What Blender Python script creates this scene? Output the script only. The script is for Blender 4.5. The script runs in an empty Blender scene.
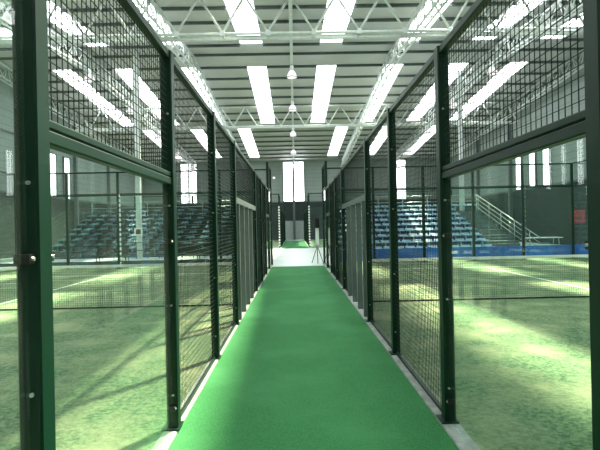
import bpy, math, random
from mathutils import Vector, Matrix, Euler
random.seed(7)
S = bpy.context.scene
COL = S.collection
R = math.radians

# ------------------------------------------------------------------ helpers
def srgb(r, g, b):
    def f(c):
        c /= 255.0
        return c / 12.92 if c <= 0.04045 else ((c + 0.055) / 1.055) ** 2.4
    return (f(r), f(g), f(b), 1.0)

class MB:
    def __init__(s): s.v = []; s.f = []; s.sm = []
    def box(s, x0, x1, y0, y1, z0, z1):
        n = len(s.v)
        s.v += [(x, y, z) for z in (z0, z1) for y in (y0, y1) for x in (x0, x1)]
        for q in ((0,2,3,1),(4,5,7,6),(0,1,5,4),(2,6,7,3),(0,4,6,2),(1,3,7,5)):
            s.f.append(tuple(n + i for i in q)); s.sm.append(False)
        return s
    def cbox(s, c, d):
        return s.box(c[0]-d[0]/2, c[0]+d[0]/2, c[1]-d[1]/2, c[1]+d[1]/2, c[2]-d[2]/2, c[2]+d[2]/2)
    def bev(s, x0, x1, y0, y1, z0, z1, b, axis='z'):
        """box whose edges along one axis are chamfered"""
        if axis == 'z':
            pr = [(x0+b,y0),(x1-b,y0),(x1,y0+b),(x1,y1-b),(x1-b,y1),(x0+b,y1),(x0,y1-b),(x0,y0+b)]
            lo = [(p[0],p[1],z0) for p in pr]; hi = [(p[0],p[1],z1) for p in pr]
        elif axis == 'y':
            pr = [(x0+b,z0),(x1-b,z0),(x1,z0+b),(x1,z1-b),(x1-b,z1),(x0+b,z1),(x0,z1-b),(x0,z0+b)]
            lo = [(p[0],y1,p[1]) for p in pr]; hi = [(p[0],y0,p[1]) for p in pr]
        else:
            pr = [(y0+b,z0),(y1-b,z0),(y1,z0+b),(y1,z1-b),(y1-b,z1),(y0+b,z1),(y0,z1-b),(y0,z0+b)]
            lo = [(x0,p[0],p[1]) for p in pr]; hi = [(x1,p[0],p[1]) for p in pr]
        n = len(s.v); s.v += lo + hi
        for i in range(8):
            j = (i+1) % 8
            s.f.append((n+i, n+j, n+8+j, n+8+i)); s.sm.append(False)
        s.f.append(tuple(n+i for i in range(7,-1,-1))); s.f.append(tuple(n+8+i for i in range(8)))
        s.sm += [False, False]
        return s
    def tube(s, a, b, r, n=8, r2=None, smooth=True):
        a = Vector(a); b = Vector(b); d = (b-a).normalized()
        u = d.orthogonal().normalized() if abs(d.z) < .99 else Vector((1,0,0))
        w = d.cross(u); r2 = r if r2 is None else r2
        k = len(s.v)
        for p, rr in ((a, r), (b, r2)):
            for i in range(n):
                t = 2*math.pi*(i+.5)/n
                s.v.append(tuple(p + u*math.cos(t)*rr + w*math.sin(t)*rr))
        for i in range(n):
            j = (i+1) % n
            s.f.append((k+i, k+j, k+n+j, k+n+i)); s.sm.append(smooth)
        s.f.append(tuple(k+i for i in range(n-1,-1,-1))); s.f.append(tuple(k+n+i for i in range(n)))
        s.sm += [False, False]
        return s
    def lathe(s, prof, n=20, c=(0,0,0)):
        k = len(s.v)
        for (r, z) in prof:
            for i in range(n):
                t = 2*math.pi*i/n
                s.v.append((c[0]+r*math.cos(t), c[1]+r*math.sin(t), c[2]+z))
        for m in range(len(prof)-1):
            for i in range(n):
                j = (i+1) % n
                s.f.append((k+m*n+i, k+m*n+j, k+(m+1)*n+j, k+(m+1)*n+i)); s.sm.append(True)
        return s
    def mesh(s, name, m):
        me = bpy.data.meshes.new(name)
        me.from_pydata(s.v, [], s.f); me.update()
        for p, q in zip(me.polygons, s.sm): p.use_smooth = q
        if m: me.materials.append(m)
        return me
    def build(s, name, m, parent=None, loc=(0,0,0)):
        return link(name, s.mesh(name, m), parent, loc)

def link(name, me, parent=None, loc=(0,0,0), rotz=0):
    o = bpy.data.objects.new(name, me); COL.objects.link(o)
    o.location = loc; o.rotation_euler = (0,0,rotz)
    if parent: o.parent = parent
    return o
def tag(o, label, cat, group=None):
    o['label'] = label; o['category'] = cat
    if group: o['group'] = group
    return o
def thing(name, label, cat, loc=(0,0,0), rotz=0, group=None):
    return tag(link(name, None, None, loc, rotz), label, cat, group)
def struct(o): o['kind'] = 'structure'; return o

# ------------------------------------------------------------------ materials
def newmat(name):
    m = bpy.data.materials.new(name); m.use_nodes = True
    nt = m.node_tree; b = nt.nodes['Principled BSDF']
    return m, nt, b
def mat(name, col, rough=.5, metal=0, var=.12, scale=6, bump=0, bscale=40, spec=.5, coat=0):
    m, nt, b = newmat(name)
    tc = nt.nodes.new('ShaderNodeTexCoord')
    no = nt.nodes.new('ShaderNodeTexNoise'); no.inputs['Scale'].default_value = scale; no.inputs['Detail'].default_value = 4
    nt.links.new(tc.outputs['Object'], no.inputs['Vector'])
    rp = nt.nodes.new('ShaderNodeValToRGB')
    rp.color_ramp.elements[0].position = .3; rp.color_ramp.elements[1].position = .7
    rp.color_ramp.elements[0].color = [c*(1-var) for c in col[:3]] + [1]
    rp.color_ramp.elements[1].color = [min(1, c*(1+var)) for c in col[:3]] + [1]
    nt.links.new(no.outputs['Fac'], rp.inputs['Fac'])
    nt.links.new(rp.outputs['Color'], b.inputs['Base Color'])
    b.inputs['Roughness'].default_value = rough; b.inputs['Metallic'].default_value = metal
    b.inputs['Specular IOR Level'].default_value = spec; b.inputs['Coat Weight'].default_value = coat
    if bump:
        n2 = nt.nodes.new('ShaderNodeTexNoise'); n2.inputs['Scale'].default_value = bscale
        nt.links.new(tc.outputs['Object'], n2.inputs['Vector'])
        bp = nt.nodes.new('ShaderNodeBump'); bp.inputs['Strength'].default_value = bump; bp.inputs['Distance'].default_value = .01
        nt.links.new(n2.outputs['Fac'], bp.inputs['Height']); nt.links.new(bp.outputs['Normal'], b.inputs['Normal'])
    return m

def turf_mat(name, a, bcol, sand, fine, big, bumpd=.02):
    m, nt, b = newmat(name); L = nt.links.new
    tc = nt.nodes.new('ShaderNodeTexCoord')
    def noise(sc, det, rough=.6):
        n = nt.nodes.new('ShaderNodeTexNoise'); n.inputs['Scale'].default_value = sc
        n.inputs['Detail'].default_value = det; n.inputs['Roughness'].default_value = rough
        L(tc.outputs['Object'], n.inputs['Vector']); return n
    n1 = noise(fine, 6, .7); n2 = noise(big, 4)
    r1 = nt.nodes.new('ShaderNodeValToRGB'); e = r1.color_ramp.elements
    e[0].position = .4; e[0].color = a; e[1].position = .6; e[1].color = bcol
    L(n1.outputs['Fac'], r1.inputs['Fac'])
    r2 = nt.nodes.new('ShaderNodeValToRGB'); e = r2.color_ramp.elements
    e[0].position = .45; e[0].color = (0,0,0,1); e[1].position = .68; e[1].color = (.7,.7,.7,1)
    L(n2.outputs['Fac'], r2.inputs['Fac'])
    mx = nt.nodes.new('ShaderNodeMix'); mx.data_type = 'RGBA'
    L(r2.outputs['Color'], mx.inputs['Factor']); L(r1.outputs['Color'], mx.inputs['A']); mx.inputs['B'].default_value = sand
    L(mx.outputs['Result'], b.inputs['Base Color'])
    b.inputs['Roughness'].default_value = .85; b.inputs['Specular IOR Level'].default_value = .25
    bp = nt.nodes.new('ShaderNodeBump'); bp.inputs['Strength'].default_value = .6; bp.inputs['Distance'].default_value = bumpd
    L(n1.outputs['Fac'], bp.inputs['Height']); L(bp.outputs['Normal'], b.inputs['Normal'])
    return m

def wall_mat(name, zsplit, up, low):
    m, nt, b = newmat(name); L = nt.links.new
    tc = nt.nodes.new('ShaderNodeTexCoord'); sp = nt.nodes.new('ShaderNodeSeparateXYZ'); L(tc.outputs['Object'], sp.inputs[0])
    gt = nt.nodes.new('ShaderNodeMath'); gt.operation = 'GREATER_THAN'; gt.inputs[1].default_value = zsplit; L(sp.outputs['Z'], gt.inputs[0])
    no = nt.nodes.new('ShaderNodeTexNoise'); no.inputs['Scale'].default_value = .6; no.inputs['Detail'].default_value = 5; L(tc.outputs['Object'], no.inputs['Vector'])
    # horizontal cladding seams
    md = nt.nodes.new('ShaderNodeMath'); md.operation = 'FRACT'
    ml = nt.nodes.new('ShaderNodeMath'); ml.operation = 'MULTIPLY'; ml.inputs[1].default_value = 2.2
    L(sp.outputs['Z'], ml.inputs[0]); L(ml.outputs[0], md.inputs[0])
    ls = nt.nodes.new('ShaderNodeMath'); ls.operation = 'LESS_THAN'; ls.inputs[1].default_value = .12; L(md.outputs[0], ls.inputs[0])
    mx = nt.nodes.new('ShaderNodeMix'); mx.data_type = 'RGBA'
    L(gt.outputs[0], mx.inputs['Factor']); mx.inputs['A'].default_value = low; mx.inputs['B'].default_value = up
    m2 = nt.nodes.new('ShaderNodeMix'); m2.data_type = 'RGBA'; m2.blend_type = 'MULTIPLY'
    sc = nt.nodes.new('ShaderNodeMath'); sc.operation = 'MULTIPLY'; sc.inputs[1].default_value = .35; L(ls.outputs[0], sc.inputs[0])
    L(sc.outputs[0], m2.inputs['Factor']); L(mx.outputs['Result'], m2.inputs['A']); m2.inputs['B'].default_value = (.3,.3,.3,1)
    m3 = nt.nodes.new('ShaderNodeMix'); m3.data_type = 'RGBA'; m3.blend_type = 'MULTIPLY'; m3.inputs['Factor'].default_value = .25
    L(m2.outputs['Result'], m3.inputs['A']); L(no.outputs['Fac'], m3.inputs['B'])
    L(m3.outputs['Result'], b.inputs['Base Color']); b.inputs['Roughness'].default_value = .6
    bp = nt.nodes.new('ShaderNodeBump'); bp.inputs['Strength'].default_value = .5; bp.inputs['Distance'].default_value = .02
    L(md.outputs[0], bp.inputs['Height']); L(bp.outputs['Normal'], b.inputs['Normal'])
    return m

def glass_mat(name, tint, haze=.0):
    m = bpy.data.materials.new(name); m.use_nodes = True; nt = m.node_tree; nt.nodes.clear(); L = nt.links.new
    out = nt.nodes.new('ShaderNodeOutputMaterial')
    tr = nt.nodes.new('ShaderNodeBsdfTransparent'); tr.inputs[0].default_value = tint
    gl = nt.nodes.new('ShaderNodeBsdfGlossy'); gl.inputs['Roughness'].default_value = .01
    # Schlick reflectance, the same on both faces of the pane
    ge = nt.nodes.new('ShaderNodeNewGeometry'); dt = nt.nodes.new('ShaderNodeVectorMath'); dt.operation = 'DOT_PRODUCT'
    L(ge.outputs['Normal'], dt.inputs[0]); L(ge.outputs['Incoming'], dt.inputs[1])
    def mth(op, a, v, rev=False):
        n = nt.nodes.new('ShaderNodeMath'); n.operation = op
        if a is not None: L(a, n.inputs[1 if rev else 0])
        n.inputs[0 if rev else 1].default_value = v; return n.outputs[0]
    q = mth('ABSOLUTE', dt.outputs['Value'], 0); q = mth('SUBTRACT', q, 1, True); q = mth('POWER', q, 5); q = mth('MULTIPLY', q, .8); q = mth('ADD', q, .03)
    mx = nt.nodes.new('ShaderNodeMixShader'); L(q, mx.inputs[0]); L(tr.outputs[0], mx.inputs[1]); L(gl.outputs[0], mx.inputs[2])
    df = nt.nodes.new('ShaderNodeBsdfDiffuse'); df.inputs[0].default_value = (.75,.85,.8,1)
    m2 = nt.nodes.new('ShaderNodeMixShader'); m2.inputs[0].default_value = haze
    # uneven pale diffuse veil mixed over the pane
    tc = nt.nodes.new('ShaderNodeTexCoord'); no = nt.nodes.new('ShaderNodeTexNoise'); no.inputs['Scale'].default_value = 1.2; no.inputs['Detail'].default_value = 6
    L(tc.outputs['Object'], no.inputs['Vector'])
    mu = nt.nodes.new('ShaderNodeMath'); mu.operation = 'MULTIPLY'; mu.inputs[1].default_value = haze*2; L(no.outputs['Fac'], mu.inputs[0]); L(mu.outputs[0], m2.inputs[0])
    L(mx.outputs[0], m2.inputs[1]); L(df.outputs[0], m2.inputs[2]); L(m2.outputs[0], out.inputs[0])
    return m

def light_mat(name, col, st, clear=0):
    m = bpy.data.materials.new(name); m.use_nodes = True; nt = m.node_tree; nt.nodes.clear(); L = nt.links.new
    out = nt.nodes.new('ShaderNodeOutputMaterial')
    em = nt.nodes.new('ShaderNodeEmission'); em.inputs[0].default_value = col; em.inputs[1].default_value = st
    if clear:
        tr = nt.nodes.new('ShaderNodeBsdfTransparent'); mx = nt.nodes.new('ShaderNodeMixShader'); mx.inputs[0].default_value = clear
        L(em.outputs[0], mx.inputs[1]); L(tr.outputs[0], mx.inputs[2]); L(mx.outputs[0], out.inputs[0])
    else: L(em.outputs[0], out.inputs[0])
    return m

M = {}
M['green']  = mat('green_powder_coat', srgb(5,42,29), .42, 0, .12, 3, spec=.3)
M['wire']   = mat('mesh_wire', srgb(12,32,26), .45, 0, .1, 3, spec=.3)
M['grey']   = mat('grey_gate_paint', srgb(92,102,102), .45)
M['steel']  = mat('bright_steel', srgb(190,195,195), .3, .8)
M['black']  = mat('black_plastic', srgb(20,22,22), .5)
M['white']  = mat('white_paint', srgb(235,238,236), .5, var=.03)
M['truss']  = mat('truss_paint', srgb(206,212,210), .45, 0, .08)
M['purlin'] = mat('purlin_paint', srgb(84,94,94), .5)
M['roof']   = mat('roof_sheet', srgb(182,183,182), .6, 0, .06, .5)
M['glass']  = glass_mat('court_glass', (.88,.95,.92,1), .01)
M['turf']   = turf_mat('court_turf', srgb(62,92,66), srgb(124,144,106), srgb(166,168,132), 26, 1.1, .03)
M['carpet'] = turf_mat('corridor_carpet', srgb(34,96,52), srgb(62,134,78), srgb(68,134,84), 120, .8, .004)
M['line']   = mat('white_line', srgb(228,235,220), .8)
M['kerb']   = mat('concrete_kerb', srgb(146,152,146), .8, 0, .25, 9, .4, 60)
M['floor']  = mat('pale_floor', srgb(205,212,206), .4, 0, .08, .8)
M['seat']   = mat('blue_seat_sheen', srgb(160,194,220), .28, 0, .05)  # blue plastic, with the whitish skylight reflection painted into its pale base colour
M['seat_teal'] = mat('teal_seat', srgb(66,104,114), .3, 0, .05)
M['tier']   = mat('tier_grey', srgb(92,104,106), .7)
M['tier_blue'] = mat('tier_blue', srgb(20,62,116), .6)
M['tier_dark'] = mat('tier_dark', srgb(34,52,54), .7)
M['blue']   = mat('blue_board', srgb(28,108,210), .45, 0, .1, 2)
M['dark']   = mat('dark_board', srgb(34,44,44), .6)
M['net']    = mat('net_cord', srgb(30,38,34), .8)
M['red']    = mat('red_board', srgb(150,36,48), .5)
M['door']   = mat('door_grey', srgb(150,160,158), .5)
M['lampglass'] = light_mat('lamp_glass', (1,1,.98,1), .9)
M['sky']    = light_mat('skylight_sheet', (.92,1,.99,1), 5.5, .45)
M['pane']   = light_mat('window_daylight', (.95,1,1,1), 5.0)
M['wall_end']  = wall_mat('end_wall_panels', 4.5, srgb(150,162,158), srgb(40,55,57))
M['wall_side'] = wall_mat('side_wall_panels', 4.1, srgb(140,152,148), srgb(26,42,41))

# ------------------------------------------------------------------ dimensions
XW = 17.6; Y0 = -4.0; Y1 = 55.0; YR = 27.05      # hall and the line of its ridge
def RZ(y): return 1.6 + (12.33-.0824*y if y > YR else 7.873+.0824*y)   # underside of the roof
XL = -0.99; XR = 1.195
# ------------------------------------------------------------------ setting
struct(MB().box(-XW, XW, Y0, Y1, -.2, 0).build('floor', M['floor']))
def gable(x0, x1):
    b = MB()
    pr = [(Y0,-.2),(Y1,-.2),(Y1,RZ(Y1)+.1),(YR,RZ(YR)+.1),(Y0,RZ(Y0)+.1)]
    b.v = [(x0,)+p for p in pr] + [(x1,)+p for p in pr]
    b.f = [(4,3,2,1,0),(5,6,7,8,9)] + [(i,(i+1)%5,(i+1)%5+5,i+5) for i in range(5)]; b.sm = [False]*7
    return b
struct(gable(-XW-.3, -XW).build('wall_left', M['wall_side']))
struct(gable(XW, XW+.3).build('wall_right', M['wall_side']))
struct(MB().box(-XW-.3, XW+.3, Y1, Y1+.3, -.2, RZ(Y1)+.1).build('wall_back', M['wall_end']))
struct(MB().box(-XW-.3, XW+.3, Y0-.3, Y0, -.2, RZ(Y0)+.1).build('wall_front', M['wall_end']))
# pitched roof with openings for the skylights
SKA = ([-14.2, -10.45, -6.35, -2.17, 2.17, 6.35, 10.45, 14.2], .6); SKB = ([-13.1, -8.7, -4.43, 4.43, 8.7, 13.1], .56)
BAY = [(-3.4, 1.6, SKA), (3.6, 17.4, SKA), (19.0, 25.3, SKA), (28.8, 40.6, SKA), (41.2, 53.2, SKB)]
def sloped(b): b.v = [(x, y, z+RZ(y)) for x, y, z in b.v]; return b
roof = MB(); y = Y0
def slab(x0, x1, y0, y1):
    for p, q in (((y0, YR), (YR, y1)) if y0 < YR < y1 else ((y0, y1),)): roof.box(x0, x1, p, q, 0, .08)
for a, b, (xs, hw) in BAY:
    slab(-XW, XW, y, a); x0 = -XW
    for x in xs: slab(x0, x-hw, a, b); x0 = x+hw
    slab(x0, XW, a, b); y = b
slab(-XW, XW, y, Y1)
ceiling = struct(sloped(roof).build('ceiling', M['roof']))
def purlin_mesh(xs=(), hw=0):
    b = MB(); x0 = -XW
    for x in xs:
        b.box(x0, x-hw-.02, -.04, .04, -.14, 0).box(x-hw-.02, x+hw+.02, -.012, .012, -.03, 0); x0 = x+hw+.02
    b.box(x0, XW, -.04, .04, -.14, 0)
    return b.mesh('purlin', M['purlin'])
pm = {None: purlin_mesh(), id(SKA): purlin_mesh(*SKA), id(SKB): purlin_mesh(*SKB)}
for k in range(-17, 16):
    y = YR + 1.75*k
    key = next((id(sk) for a, b, sk in BAY if a-.1 < y < b+.1), None)
    link('purlin', pm[key], ceiling, (0, y, RZ(y)))
wn = 1
for a, b, (xs, hw) in BAY:
    for x in xs:
        struct(sloped(MB().box(x-hw, x+hw, a, b, .04, .06)).build('window_%d' % wn, M['sky'])); wn += 1

def wall_window(n, loc, rotz, w, h, mull):
    """local: pane in the XZ plane facing -Y"""
    o = struct(MB().box(-w/2, w/2, -.02, .02, 0, h).build('window_%d' % n, M['pane'], None, loc)); o.rotation_euler.z = rotz
    f = MB()
    for xx in (-w/2, w/2): f.box(xx-.06, xx+.06, -.1, .02, -.06, h+.06)
    f.box(-w/2, w/2, -.1, .02, -.08, 0).box(-w/2, w/2, -.1, .02, h, h+.08)
    for k in range(1, mull+1): f.box(-w/2+w*k/(mull+1)-.07, -w/2+w*k/(mull+1)+.07, -.1, -.021, 0, h)
    f.build('window_frame', M['purlin'], o)
for x, w, m in ((-12.4, 2.0, 1), (-.05, 2.5, 1), (12.4, 1.7, 0)):
    wall_window(wn, (x, Y1-.02, 4.56), 0, w, 4.6, m); wn += 1
for sx in (-1, 1):
    for yy in (32.1, 34.0, 36.1):
        wall_window(wn, (sx*(XW-.02), yy, 4.1), -sx*math.pi/2, .95, 3.1, 0); wn += 1
# double door in the end wall and the steel column in front of it
d = struct(MB().box(-1.2, -.02, Y1-.06, Y1, 0, 2.2).box(.02, 1.2, Y1-.06, Y1, 0, 2.2).build('door_1', M['door']))
MB().box(-1.3,-1.2,Y1-.1,Y1,0,2.3).box(1.2,1.3,Y1-.1,Y1,0,2.3).box(-1.3,1.3,Y1-.1,Y1,2.2,2.3).build('door_frame', M['purlin'], d)
for s in (-1, 1): MB().tube((s*.12, Y1-.12, .95), (s*.12, Y1-.12, 1.2), .015).build('door_handle', M['steel'], d)
struct(MB().box(-.2, .06, Y1-.36, Y1-.12, 0, RZ(Y1)-.16).build('trim_1', M['grey']))
# kerbs under the corridor fences, girts on the walls
struct(MB().bev(XL-.07, XL+.045, Y0, 19.45, 0, .03, .008, 'y').build('trim_2', M['kerb']))
struct(MB().bev(XR-.08, XR+.06, Y0, 19.45, 0, .03, .008, 'y').build('trim_3', M['kerb']))
t = 4
for sx in (-1, 1):
    for zz in (4.05, 7.8):
        xa, xb = sorted((sx*XW, sx*(XW-.1)))
        struct(MB().box(xa, xb, Y0, 30.6 if zz == 7.8 else Y1, zz-.05, zz+.05).build('trim_%d' % t, M['purlin'])); t += 1
    for yy in (9.9, 18.6, 27.05, 37.4, 44.0):
        xa, xb = sorted((sx*XW, sx*(XW-.28)))
        struct(MB().box(xa, xb, yy-.12, yy+.12, 0, RZ(yy)-.2).build('trim_%d' % t, M['grey'])); t += 1
struct(MB().box(-XW, XW, Y1-.1, Y1, 4.4, 4.5).build('trim_%d' % t, M['purlin'])); t += 1

# ------------------------------------------------------------------ courts: turf, lines, carpets
def court(x0, x1, yo, lab):
    o = tag(MB().box(x0, x1, yo-.5, yo+19.6, 0, .02).build('court_turf', M['turf']), lab, 'turf')
    c = (x0+x1)/2
    for b in ((x0+.1, x1-.1, yo+2.5, yo+2.56), (x0+.1, x1-.1, yo+16.2, yo+16.26), (c-.03, c+.03, yo+2.56, yo+16.2)):
        MB().box(*b, .02, .023).build('court_line', M['line'], o)
    return o
court(XL-11.0, XL-.07, 0, 'sandy green artificial turf of the near court left of the corridor')
court(XR+.06, XR+10.9, 0, 'sandy green artificial turf of the near court right of the corridor')
court(-12, -1.25, 34.3, 'green artificial turf of the far court left, beyond the dark stand')
court(1.15, 12, 34.3, 'green artificial turf of the far court right, beyond the blue stand')
tag(MB().box(XL+.045, XR-.08, Y0, 18.4, 0, .014).build('carpet_runner', M['carpet']), 'long bright green artificial grass carpet between the two rows of fences', 'carpet')
tag(MB().box(-1.08, .97, 33.5, 50.5, 0, .014).build('carpet_runner', M['carpet']), 'distant green carpet beyond the pale floor, leading to the end wall', 'carpet')

# ------------------------------------------------------------------ fences
PW, PD = .088, .10
_c = {}
def mesh_panel(w, z0, z1):
    k = ('m', round(w,3), round(z0,3), round(z1,3))
    if k not in _c:
        b = MB(); r = .0017
        n = max(1, round(w/.05))
        for i in range(1, n): b.box(-.004, 0, w*i/n-r, w*i/n+r, z0, z1)
        n = max(1, round((z1-z0)/.05))
        for i in range(1, n): zz = z0+(z1-z0)*i/n; b.box(0, .004, 0, w, zz-r, zz+r)
        _c[k] = b.mesh('mesh_panel', M['wire'])
    return _c[k]
def cached(k, fn):
    if k not in _c: _c[k] = fn()
    return _c[k]
def post_me(h, z0): return cached(('p', h, z0), lambda: MB().bev(-PW/2, PW/2, -PD/2, PD/2, z0, h, .008)
        .box(-PW/2-.035, PW/2+.012, -PD/2-.03, PD/2+.03, z0, z0+.012).mesh('post', M['green']))
bolt_me = MB().tube((0,0,0),(0,-.012,0),.008,8).mesh('bolt', M['steel'])
def fence(label, loc, rotz, spans, first=True, last=True, z0=.03, side=1, bolts=True, clips=()):
    t = thing('court_fence', label, 'fence', (loc[0], loc[1], 0), rotz)
    hs = {}
    for s in spans:
        for u in s[:2]: hs[u] = max(hs.get(u, 0), s[2])
    for i, u in enumerate(sorted(hs)):
        if (i == 0 and not first) or (i == len(hs)-1 and not last): continue
        p = link('post', post_me(hs[u], z0), t, (0, u, 0))
        if bolts:
            for zz in (.3, 1.0, 1.78, 2.5): link('bolt', bolt_me, p, (side*.012, -PD/2, zz))
        if u in clips:
            for k in range(15):
                MB().box(-.05, .05, -PD/2-.03, -PD/2, .15+k*.2, .27+k*.2).build('glass_clip', M['white'], p)
    for (u0, u1, top, g) in spans:
        a, b = u0+PD/2, u1-PD/2; w = b-a
        link('top_rail', cached(('tr', round(w,3), top), lambda: MB().bev(-.03, .03, 0, w, top-.06, top, .006, 'y').mesh('top_rail', M['green'])), t, (0, a, 0))
        if g == 'gate':
            gate(t, a, b, side); link('mesh_panel', mesh_panel(w, 2.1, top-.06), t, (0, a, 0)); continue
        zb = z0
        if g:
            link('glass_pane', cached(('g', round(w,3), g, z0), lambda: MB().box(-.006, .006, .008, w-.008, z0+.01, g).mesh('glass_pane', M['glass'])), t, (0, a, 0))
            link('middle_rail', cached(('mr', round(w,3), g), lambda: MB().bev(-.03, .03, 0, w, g, g+.055, .006, 'y').bev(-.026, .026, 0, w, g+.062, g+.1, .006, 'y').mesh('middle_rail', M['green'])), t, (0, a, 0))
            for uu, dd in ((a, 1), (b, -1)):
                for zz in (.2, 1.5):
                    c = MB().box(-.03, .03, 0, .035, zz-.018, zz+.018) if dd > 0 else MB().box(-.03, .03, -.035, 0, zz-.018, zz+.018)
                    cb = c.build('glass_clamp', M['black'], t, (0, uu, 0))
                    MB().tube((-.038,.018*dd,zz),(.038,.018*dd,zz),.007).build('clamp_bolt', M['steel'], cb)
            zb = g+.1
        else:
            link('bottom_rail', cached(('br', round(w,3), z0), lambda: MB().box(-.012, .012, 0, w, z0, z0+.03).mesh('bottom_rail', M['green'])), t, (0, a, 0))
        link('mesh_panel', mesh_panel(w, zb, top-.06), t, (0, a, 0))
    return t
def gate(t, a, b, side):
    """grey entrance frame beside the net, two open doorways"""
    yn = 9.5
    f = MB().box(-.035, .035, a, b, 2.0, 2.1).build('gate_rail', M['grey'], t)
    for u in (yn-1.55, yn-.8, yn, yn+.8):
        MB().bev(-.047, .047, u-.035, u+.035, .03, 2.0, .006).build('gate_post', M['grey'], t)
    for u0, u1 in ((a, yn-1.6), (yn+.85, b)):
        link('mesh_panel', mesh_panel(u1-u0, .03, 2.0), t, (0, u0, 0))
P = [-.24, 1.775, 3.70, 5.64, 7.57, 11.44, 13.40, 15.36, 17.32, 19.3]
T = [(4,3),(3,1.945),(3,0),(3,0),(3,'gate'),(3,0),(3,0),(3,1.945),(4,3)]
side = [(P[i], P[i+1], *T[i]) for i in range(9)]
fence('dark green mesh and glass fence along the left edge of the green corridor carpet', (XL, 0), 0, side, side=1)
fence('dark green mesh and glass fence along the right edge of the green corridor carpet', (XR, 0), 0, side, side=-1)
def back(n, s): return [(i*s, (i+1)*s, 4, 3) for i in range(n)]
fence('tall glass back fence of the near left court, in front of the dark stand', (XL, 19.3), math.pi/2, back(5, 2.1), False, True, .024, bolts=False, clips=(6.300000000000001,))
fence('tall glass back fence of the near right court, in front of the blue stand', (XR, 19.3), -math.pi/2, back(5, 2.08), False, True, .024, bolts=False)
outer = [(P[i], P[i+1], *T[i]) for i in range(5, 9)]
fence('fence on the far side of the near left court, beside the left wall', (XL-10.5-.0, -.06), 0, outer[:-1]+[(P[8], P[9]-.05, 4, 3)], last=False, z0=.024, bolts=False)
fence('fence on the far side of the near right court, beside the right wall', (XR+10.4, -.06), 0, outer[:-1]+[(P[8], P[9]-.05, 4, 3)], last=False, z0=.024, bolts=False)
side2 = [(P[i]-P[0], P[i+1]-P[0], *((T[i][0], 0) if T[i][1] == 'gate' else T[i])) for i in range(9)]
fence('distant green fence on the left edge of the far carpet', (-1.15, 34.1), 0, side2, z0=.0, bolts=False, clips=(0.0,))
fence('distant green fence on the right edge of the far carpet', (1.05, 34.1), 0, side2, z0=.0, bolts=False, clips=(0.0,))
fence('tall front fence of the far left court, behind the dark stand', (-1.15, 34.1), math.pi/2, back(5, 2.1), False, True, .024, bolts=False)
fence('tall front fence of the far right court, behind the blue stand', (1.05, 34.1), -math.pi/2, back(5, 2.1), False, True, .024, bolts=False)

# ------------------------------------------------------------------ nets
def net(x0, x1, lab):
    y = 9.42; c = (x0+x1)/2
    t = thing('court_net', lab, 'net', (c, y, .024)); L = (x1-x0)/2
    b = MB(); r = .0016
    n = int(2*L/.045)
    for i in range(n+1): x = -L+2*L*i/n; b.box(x-r, x+r, -r, r, .01, .83)
    for k in range(19): z = .02+k*.045; b.box(-L, L, -r, r, z-r, z+r)
    b.build('net_mesh', M['net'], t)
    MB().box(-L, L, -.008, .008, .82, .875).build('net_tape', M['white'], t)
    MB().box(-L, L, -.006, .006, .0, .03).build('bottom_cord', M['net'], t)
    MB().box(-.025, .025, -.012, .012, 0, .885).build('centre_strap', M['white'], t)
    for s in (-1, 1):
        MB().bev(s*(L+.04)-.04, s*(L+.04)+.04, -.04, .04, 0, .95, .006).build('net_post', M['green'], t)
net(XL-10.2, XL-.3, 'black net with white tape across the near left court')
net(XR+.3, XR+10.2, 'black net with white tape across the near right court')

# ------------------------------------------------------------------ grandstands
def seat_mesh(m):
    b = MB(); w = .225
    prof = [(-.21,.335),(-.19,.365),(-.05,.35),(.12,.345),(.17,.37),(.20,.41),(.215,.45)]   # (y, z) from the front edge up the low back
    k = len(b.v)
    for (yy, zz) in prof:
        for s in (-1, -.9, .9, 1): b.v.append((s*w, yy, zz + (.02 if abs(s) == 1 else 0)))
    th = .02
    for (yy, zz) in prof:
        for s in (-1, -.9, .9, 1): b.v.append((s*w, yy + (th if yy > .15 else 0), zz - th + (.02 if abs(s) == 1 else 0)))
    n = len(prof)
    for i in range(n-1):
        for j in range(3):
            a = k+i*4+j
            b.f.append((a, a+1, a+5, a+4)); b.sm.append(True)
            a += n*4
            b.f.append((a+4, a+5, a+1, a)); b.sm.append(True)
        for j, fl in ((0,1),(3,0)):
            a = k+i*4+j; c = a+n*4
            q = (a, a+4, c+4, c); b.f.append(q if fl else q[::-1]); b.sm.append(False)
    for j in range(3):
        a = k+j; c = a+n*4; b.f.append((a, c, c+1, a+1)); b.sm.append(False)
        a = k+(n-1)*4+j; c = a+n*4; b.f.append((a, a+1, c+1, c)); b.sm.append(False)
    b.box(-.03, .03, -.05, .05, 0, .34)
    return b.mesh('seat', m)
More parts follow.
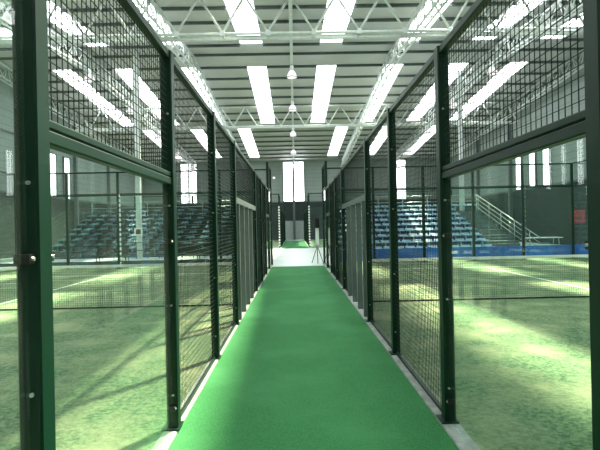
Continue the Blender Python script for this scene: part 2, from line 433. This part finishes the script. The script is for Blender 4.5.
def stand(lab, y0, xa, xb, aisle, rise, rows, per, sm, tm, rm, base):
    sgn = 1 if xb > xa else -1
    t = thing('grandstand', lab, 'grandstand', (0, y0, 0)); run = .78
    xo = xb + sgn*aisle; lo, hi = sorted((xa, xo))
    for i in range(rows):
        z = base + rise*i
        MB().box(lo, hi, run*i, run*(i+1), 0, z).build('tier', tm, t)
        l2, h2 = sorted((xa, xb))
        if i: MB().box(l2, h2, run*i-.012, run*i-.001, z-rise+.0, z).build('riser_panel', rm, t)
        a, b2 = sorted((xb, xo))
        if i and aisle: MB().box(a+.02, b2-.1, run*i-.3, run*i-.002, z-rise, z-rise/2).build('aisle_step', M['tier'], t)
    me = seat_mesh(sm); pitch = (xb-xa)/per
    rest = MB()
    for i in range(rows):
        z = base + rise*i
        cnt = per + (3 if (i == rows-1 and aisle) else 0)
        for k in range(cnt):
            p = (xa+pitch*(k+.5), run*i+.46, z)
            if i < 7: link('seat', me, t, p)
            else:
                o = len(rest.v); rest.v += [(v.co.x+p[0], v.co.y+p[1], v.co.z+p[2]) for v in me.vertices]
                for q in me.polygons: rest.f.append(tuple(o+x for x in q.vertices)); rest.sm.append(q.use_smooth)
    rest.build('seat_rows', sm, t)['kind'] = 'stuff'
    # sloping guard rail down the outer side and a rail along the top
    xr = xo - sgn*.05; za = base+.0; zb = base+rise*(rows-1)
    r = MB()
    for dz in (.25, .5, .75, 1.0):
        r.tube((xr, -.6, za+dz-.25), (xr, run*rows-.1, zb+dz), .022 if dz == 1 else .014)
    for i in range(0, rows, 2):
        yy = run*(i+.5); r.tube((xr, yy, base+rise*i), (xr, yy, za-.25+(zb+.25-za)*(yy+.6)/(run*rows+.5)+1.0), .018)
    if aisle: r.build('guard_rail', M['steel'], t)
    r = MB(); yb = run*rows-.06
    for dz in (.62, 1.0): r.tube((lo+.05, yb, zb+dz), (hi-.05, yb, zb+dz), .02)
    n = 6
    for i in range(n+1): x = lo+.05+(hi-lo-.1)*i/n; r.tube((x, yb, zb), (x, yb, zb+1.0), .018)
    r.build('top_rail', M['steel'], t)
    return t
stand('grandstand with rows of bright blue seats and a stepped aisle, right side', 22.1, 2.1, 9.7, 1.75, .283, 9, 14, M['seat'], M['tier'], M['tier_blue'], .06)
stand('grandstand with rows of dark teal seats, left side', 26.6, -2.6, -14.6, 0, .31, 9, 14, M['seat_teal'], M['tier_dark'], M['tier_dark'], .06)

# low boards behind the courts
b = thing('barrier_board', 'low bright blue boards standing behind the right court', 'barrier', (1.6, 19.9, 0))
for k in range(6):
    x = k*1.9
    MB().box(x+.01, x+1.89, -.02, .02, .04, .55).build('panel', M['blue'], b)
    MB().box(x+.1, x+.16, -.15, .25, 0, .04).box(x+1.74, x+1.8, -.15, .25, 0, .04).build('foot', M['black'], b)
b = thing('barrier_board', 'low dark boards standing behind the left court', 'barrier', (-12.6, 19.9, 0))
for k in range(6):
    x = k*1.75
    MB().box(x+.01, x+1.74, -.02, .02, .04, .27).build('panel', M['dark'], b)
    MB().box(x+.1, x+.16, -.15, .25, 0, .04).box(x+1.59, x+1.65, -.15, .25, 0, .04).build('foot', M['black'], b)

# ------------------------------------------------------------------ roof trusses
def trans(y, lab):
    D = 1.7; zb = RZ(y)-D; W = XW-.3
    t = thing('roof_truss', lab, 'truss', (0, y, zb), 0)
    MB().bev(-W, W, -.05, .05, -.05, .05, .02, 'x').build('bottom_chord', M['truss'], t)
    MB().bev(-W, W, -.06, .06, D-.27, D-.15, .02, 'x').build('top_chord', M['truss'], t)
    MB().box(-W, W, .42, .56, -.06, -.04).box(-W, W, .42, .56, .08, .1).box(-W, W, .48, .5, -.04, .08).build('girder', M['truss'], t)
    b = MB(); n = 19; st = 2*W/n
    for k in range(n):
        x = -W+st*k
        b.tube((x, 0, .03), (x+st/2, 0, D-.2), .05, 6); b.tube((x+st/2, 0, D-.2), (x+st, 0, .03), .05, 6)
    b.build('web', M['truss'], t)
    g = MB()
    for k in range(1, n):
        x = -W+st*k; g.box(x-.09, x+.09, -.056, .056, -.09, .12); g.box(x-.04, x+.04, .05, .5, -.03, .03)
    g.build('gusset_plates', M['truss'], t)['kind'] = 'stuff'
for y, lab in ((1.8, 'lattice roof truss spanning the hall nearly overhead, behind the nearest posts'), (18.5, 'nearer pale lattice roof truss spanning the hall, with large zigzag bars'), (35.6, 'farther pale lattice roof truss spanning the hall, above the stands')):
    trans(y, lab)
def longi(x, lab, hw=.16):
    """a two-chord-below lattice joist that follows the pitch of the roof"""
    t = thing('lattice_joist', lab, 'truss', (x, 0, 0), 0)
    a, e = Y0+.2, Y1-.4; d = 1.05
    def bars(x0, x1, z0, z1):
        b = MB()
        for p, q in ((a, YR), (YR, e)): b.box(x0, x1, p, q, z0, z1)
        return sloped(b)
    bars(-hw-.035, -hw+.035, -d-.035, -d+.035).build('bottom_chord', M['truss'], t)
    bars(hw-.035, hw+.035, -d-.035, -d+.035).build('bottom_chord', M['truss'], t)
    bars(-.05, .05, -.25, -.15).build('top_chord', M['truss'], t)
    b = MB(); y = a
    R3 = lambda x, y, z: (x, y, z+RZ(y))
    while y < e-1.2:
        for s in (-hw, hw):
            b.tube(R3(s, y, -d), R3(0, y+.6, -.2), .03, 6); b.tube(R3(0, y+.6, -.2), R3(s, y+1.2, -d), .03, 6)
        b.tube(R3(-hw, y, -d), R3(hw, y+.6, -d), .016, 5); b.tube(R3(hw, y+.6, -d), R3(-hw, y+1.2, -d), .016, 5)
        y += 1.2
    b.build('web', M['truss'], t)
longi(0, 'narrow lattice joist running lengthways under the roof straight above the corridor', .04)
for s in (-1, 1):
    for x, o in ((5.65, 'nearest the corridor'), (11.4, 'over the outer part of the court'), (17.0, 'close to the side wall')):
        longi(s*x, 'pale lengthways roof joist %s, %s' % ('left of the corridor' if s < 0 else 'right of the corridor', o))

# ------------------------------------------------------------------ hanging lamps
dome = MB().lathe([(.05,.34),(.10,.33),(.14,.28),(.19,.18),(.225,.06),(.225,0),(.215,0),(.215,.06),(.18,.17),(.13,.27),(.04,.32)], 20).mesh('lamp_shade', M['lampglass'])
hous = MB().lathe([(.0,.34),(.075,.34),(.085,.37),(.085,.56),(.06,.6),(0,.6)], 14).mesh('ballast_housing', M['truss'])
rim = MB().lathe([(.215,-.005),(.235,-.005),(.235,.025),(.215,.025),(.215,-.005)], 20).mesh('rim', M['grey'])
words = ['nearest', 'second', 'third', 'fourth', 'farthest']
for x, row in ((0, 'over the corridor'), (-11.0, 'over the left court'), (11.0, 'over the right court')):
    for k in range(5):
        y = 25.4+6.25*k
        t = thing('hanging_lamp', 'white glass bell lamp hanging from the roof %s, %s in its row' % (row, words[k]), 'lamp', (x, y, RZ(y)-1.85), 0, 'bell lamps ' + row)
        for nm, me in (('lamp_shade', dome), ('ballast_housing', hous), ('rim', rim)):
            o = link(nm, me, t); o.scale = (1.2, 1.2, 1.1)
        MB().tube((0,0,.64), (0,0,.75 if x == 0 else 1.84), .014).build('cable', M['black'], t)
tag(MB().lathe([(0,.12),(.13,.08),(.15,0),(.13,-.08),(0,-.12)],14).box(-.03,.03,.1,.62,-.03,.03).build('floodlight', M['lampglass'], None, (-2.35, Y1-.62, 7.3)), 'small round white light on the end wall left of the tall middle window', 'lamp')

# ------------------------------------------------------------------ columns and small things
t = thing('steel_column', 'pale steel column standing in front of the dark left stand', 'column', (-8.75, 26.2, 0))
MB().bev(-.13,.13,-.13,.13,.02,RZ(26)-.2,.02).build('shaft', M['truss'], t); MB().box(-.2,.2,-.2,.2,0,.02).build('base_plate', M['truss'], t)
s = thing('square_sign', 'small square white-framed sign with dark red middle on the pale column', 'sign', (-8.75, 26.05, 1.25))
MB().box(-.22,.22,-.02,.02,0,.08).box(-.22,.22,-.02,.02,.36,.44).box(-.22,-.14,-.02,.02,.08,.36).box(.14,.22,-.02,.02,.08,.36).build('frame', M['white'], s)
MB().box(-.14,.14,-.01,.02,.08,.36).build('panel', mat('dark_red', srgb(92,40,48), .6), s)
t = thing('steel_column', 'pale steel column rising behind the blue right stand', 'column', (10.7, 29.6, 0))
MB().bev(-.13,.13,-.13,.13,.02,RZ(29.8)-.2,.02).build('shaft', M['truss'], t); MB().box(-.2,.2,-.2,.2,0,.02).build('base_plate', M['truss'], t)
t = thing('wall_banner', 'red banner hanging on the dark right wall beside the blue stand', 'banner', (XW-.02, 28.7, 1.38))
MB().box(-.015,.02,-.75,.75,0,.85).build('cloth', M['red'], t)
MB().box(-.03,-.0151,-.45,.45,.26,.30).box(-.03,-.0151,-.3,.3,.38,.42).build('print', mat('dark_print', srgb(80,24,34), .6), t)
# tripod speaker at the far end of the carpet
t = thing('tripod_speaker', 'black box on a white tripod post at the far end of the right fence', 'speaker', (.93, 19.72, 0))
MB().bev(-.11,.11,-.12,.12,1.5,1.9,.02).build('speaker_box', M['black'], t)
MB().bev(-.07,.07,-.05,.05,.78,1.5,.01).build('white_panel', M['white'], t)
MB().tube((0,0,.3),(0,0,.8),.025).build('pole', M['steel'], t)
for k in range(3):
    a = 2*math.pi*k/3+2.6
    MB().tube((0,0,.75),(.28*math.cos(a),.28*math.sin(a),.015),.014).build('leg', M['black'], t)
# folding tables, benches, chairs near the walls
def table(x, y, lab):
    t = thing('folding_table', lab, 'table', (x, y, 0))
    MB().bev(-.9,.9,-.38,.38,.71,.75,.01).build('tabletop', M['white'], t)
    for sx in (-.75, .75):
        for sy in (-.3, .3): MB().tube((sx, sy, 0), (sx, sy*.8, .71), .018).build('leg', M['steel'], t)
    return t
table(12.9, 24.2, 'white folding table by the dark right wall, beside the red banner')
t = thing('storage_box', 'pale box on the floor beside the guard rail of the blue stand', 'box', (11.95, 22.2, 0))
MB().bev(-.17,.17,-.2,.2,0,.5,.02).build('body', M['white'], t); MB().bev(-.18,.18,-.21,.21,.5,.56,.02).build('lid', M['grey'], t)
def bench(x, y, lab):
    t = thing('bench', lab, 'bench', (x, y, 0), 0, 'black benches behind the left court')
    MB().bev(-.75,.75,-.2,.2,.42,.46,.01).build('seat', M['black'], t); MB().bev(-.75,.75,.2,.23,.55,.8,.005).build('backrest', M['black'], t)
    for sx in (-.65, .65):
        MB().tube((sx,-.15,0),(sx,-.15,.42),.02).build('leg', M['black'], t); MB().tube((sx,.2,0),(sx,.2,.78),.02).build('leg', M['black'], t)
for x, lab in ((-8.2, 'black bench behind the left court, farthest from the corridor'), (-5.0, 'black bench behind the left court, middle of three'), (-3.0, 'black bench behind the left court, nearest to the corridor')):
    bench(x, 20.9, lab)
t = thing('railing', 'low dark railing on the pale floor in front of the dark stand', 'railing', (-10.5, 25.4, 0))
MB().tube((0,0,.9),(7.4,0,.9),.025).build('handrail', M['dark'], t)
MB().tube((0,0,.45),(7.4,0,.45),.018).build('handrail', M['dark'], t)
for k in range(13): MB().tube((k*7.4/12,0,0),(k*7.4/12,0,.9),.022).build('baluster', M['dark'], t)

# ------------------------------------------------------------------ light
w = bpy.data.worlds.new('sky'); S.world = w; w.use_nodes = True
bg = w.node_tree.nodes['Background']; bg.inputs[0].default_value = (.85,.95,1,1); bg.inputs[1].default_value = 3.0
sd = bpy.data.lights.new('sun', 'SUN'); sd.energy = 72; sd.angle = R(3.0); sd.color = (1,.97,.68)
so = link('sun', sd, None, (10, 20, 30)); so.rotation_euler = Vector((-3.9, -5.5, -11.2)).to_track_quat('-Z', 'Y').to_euler()

# ------------------------------------------------------------------ camera
cd = bpy.data.cameras.new('camera'); cam = link('camera', cd, None, (0, 0, 1.6))
cd.sensor_width = 36; cd.lens = 465/600*36; cd.clip_start = .05; cd.clip_end = 300
yaw = math.atan(5/465); pitch = math.atan(1/465)
cam.rotation_euler = (Matrix.Rotation(-yaw, 3, 'Z') @ Matrix.Rotation(math.pi/2+pitch, 3, 'X') @ Matrix.Rotation(R(-1.2), 3, 'Z')).to_euler()
S.camera = cam

S.view_settings.view_transform = 'Standard'; S.view_settings.look = 'None'; S.view_settings.gamma = 1
S.view_settings.use_curve_mapping = False; S.view_settings.exposure = 0.62
cy = S.cycles
cy.max_bounces = 8; cy.diffuse_bounces = 5; cy.glossy_bounces = 4; cy.transparent_max_bounces = 40
cy.use_denoising = True; cy.sample_clamp_indirect = 6
try: cy.denoiser = 'OPENIMAGEDENOISE'
except Exception: pass
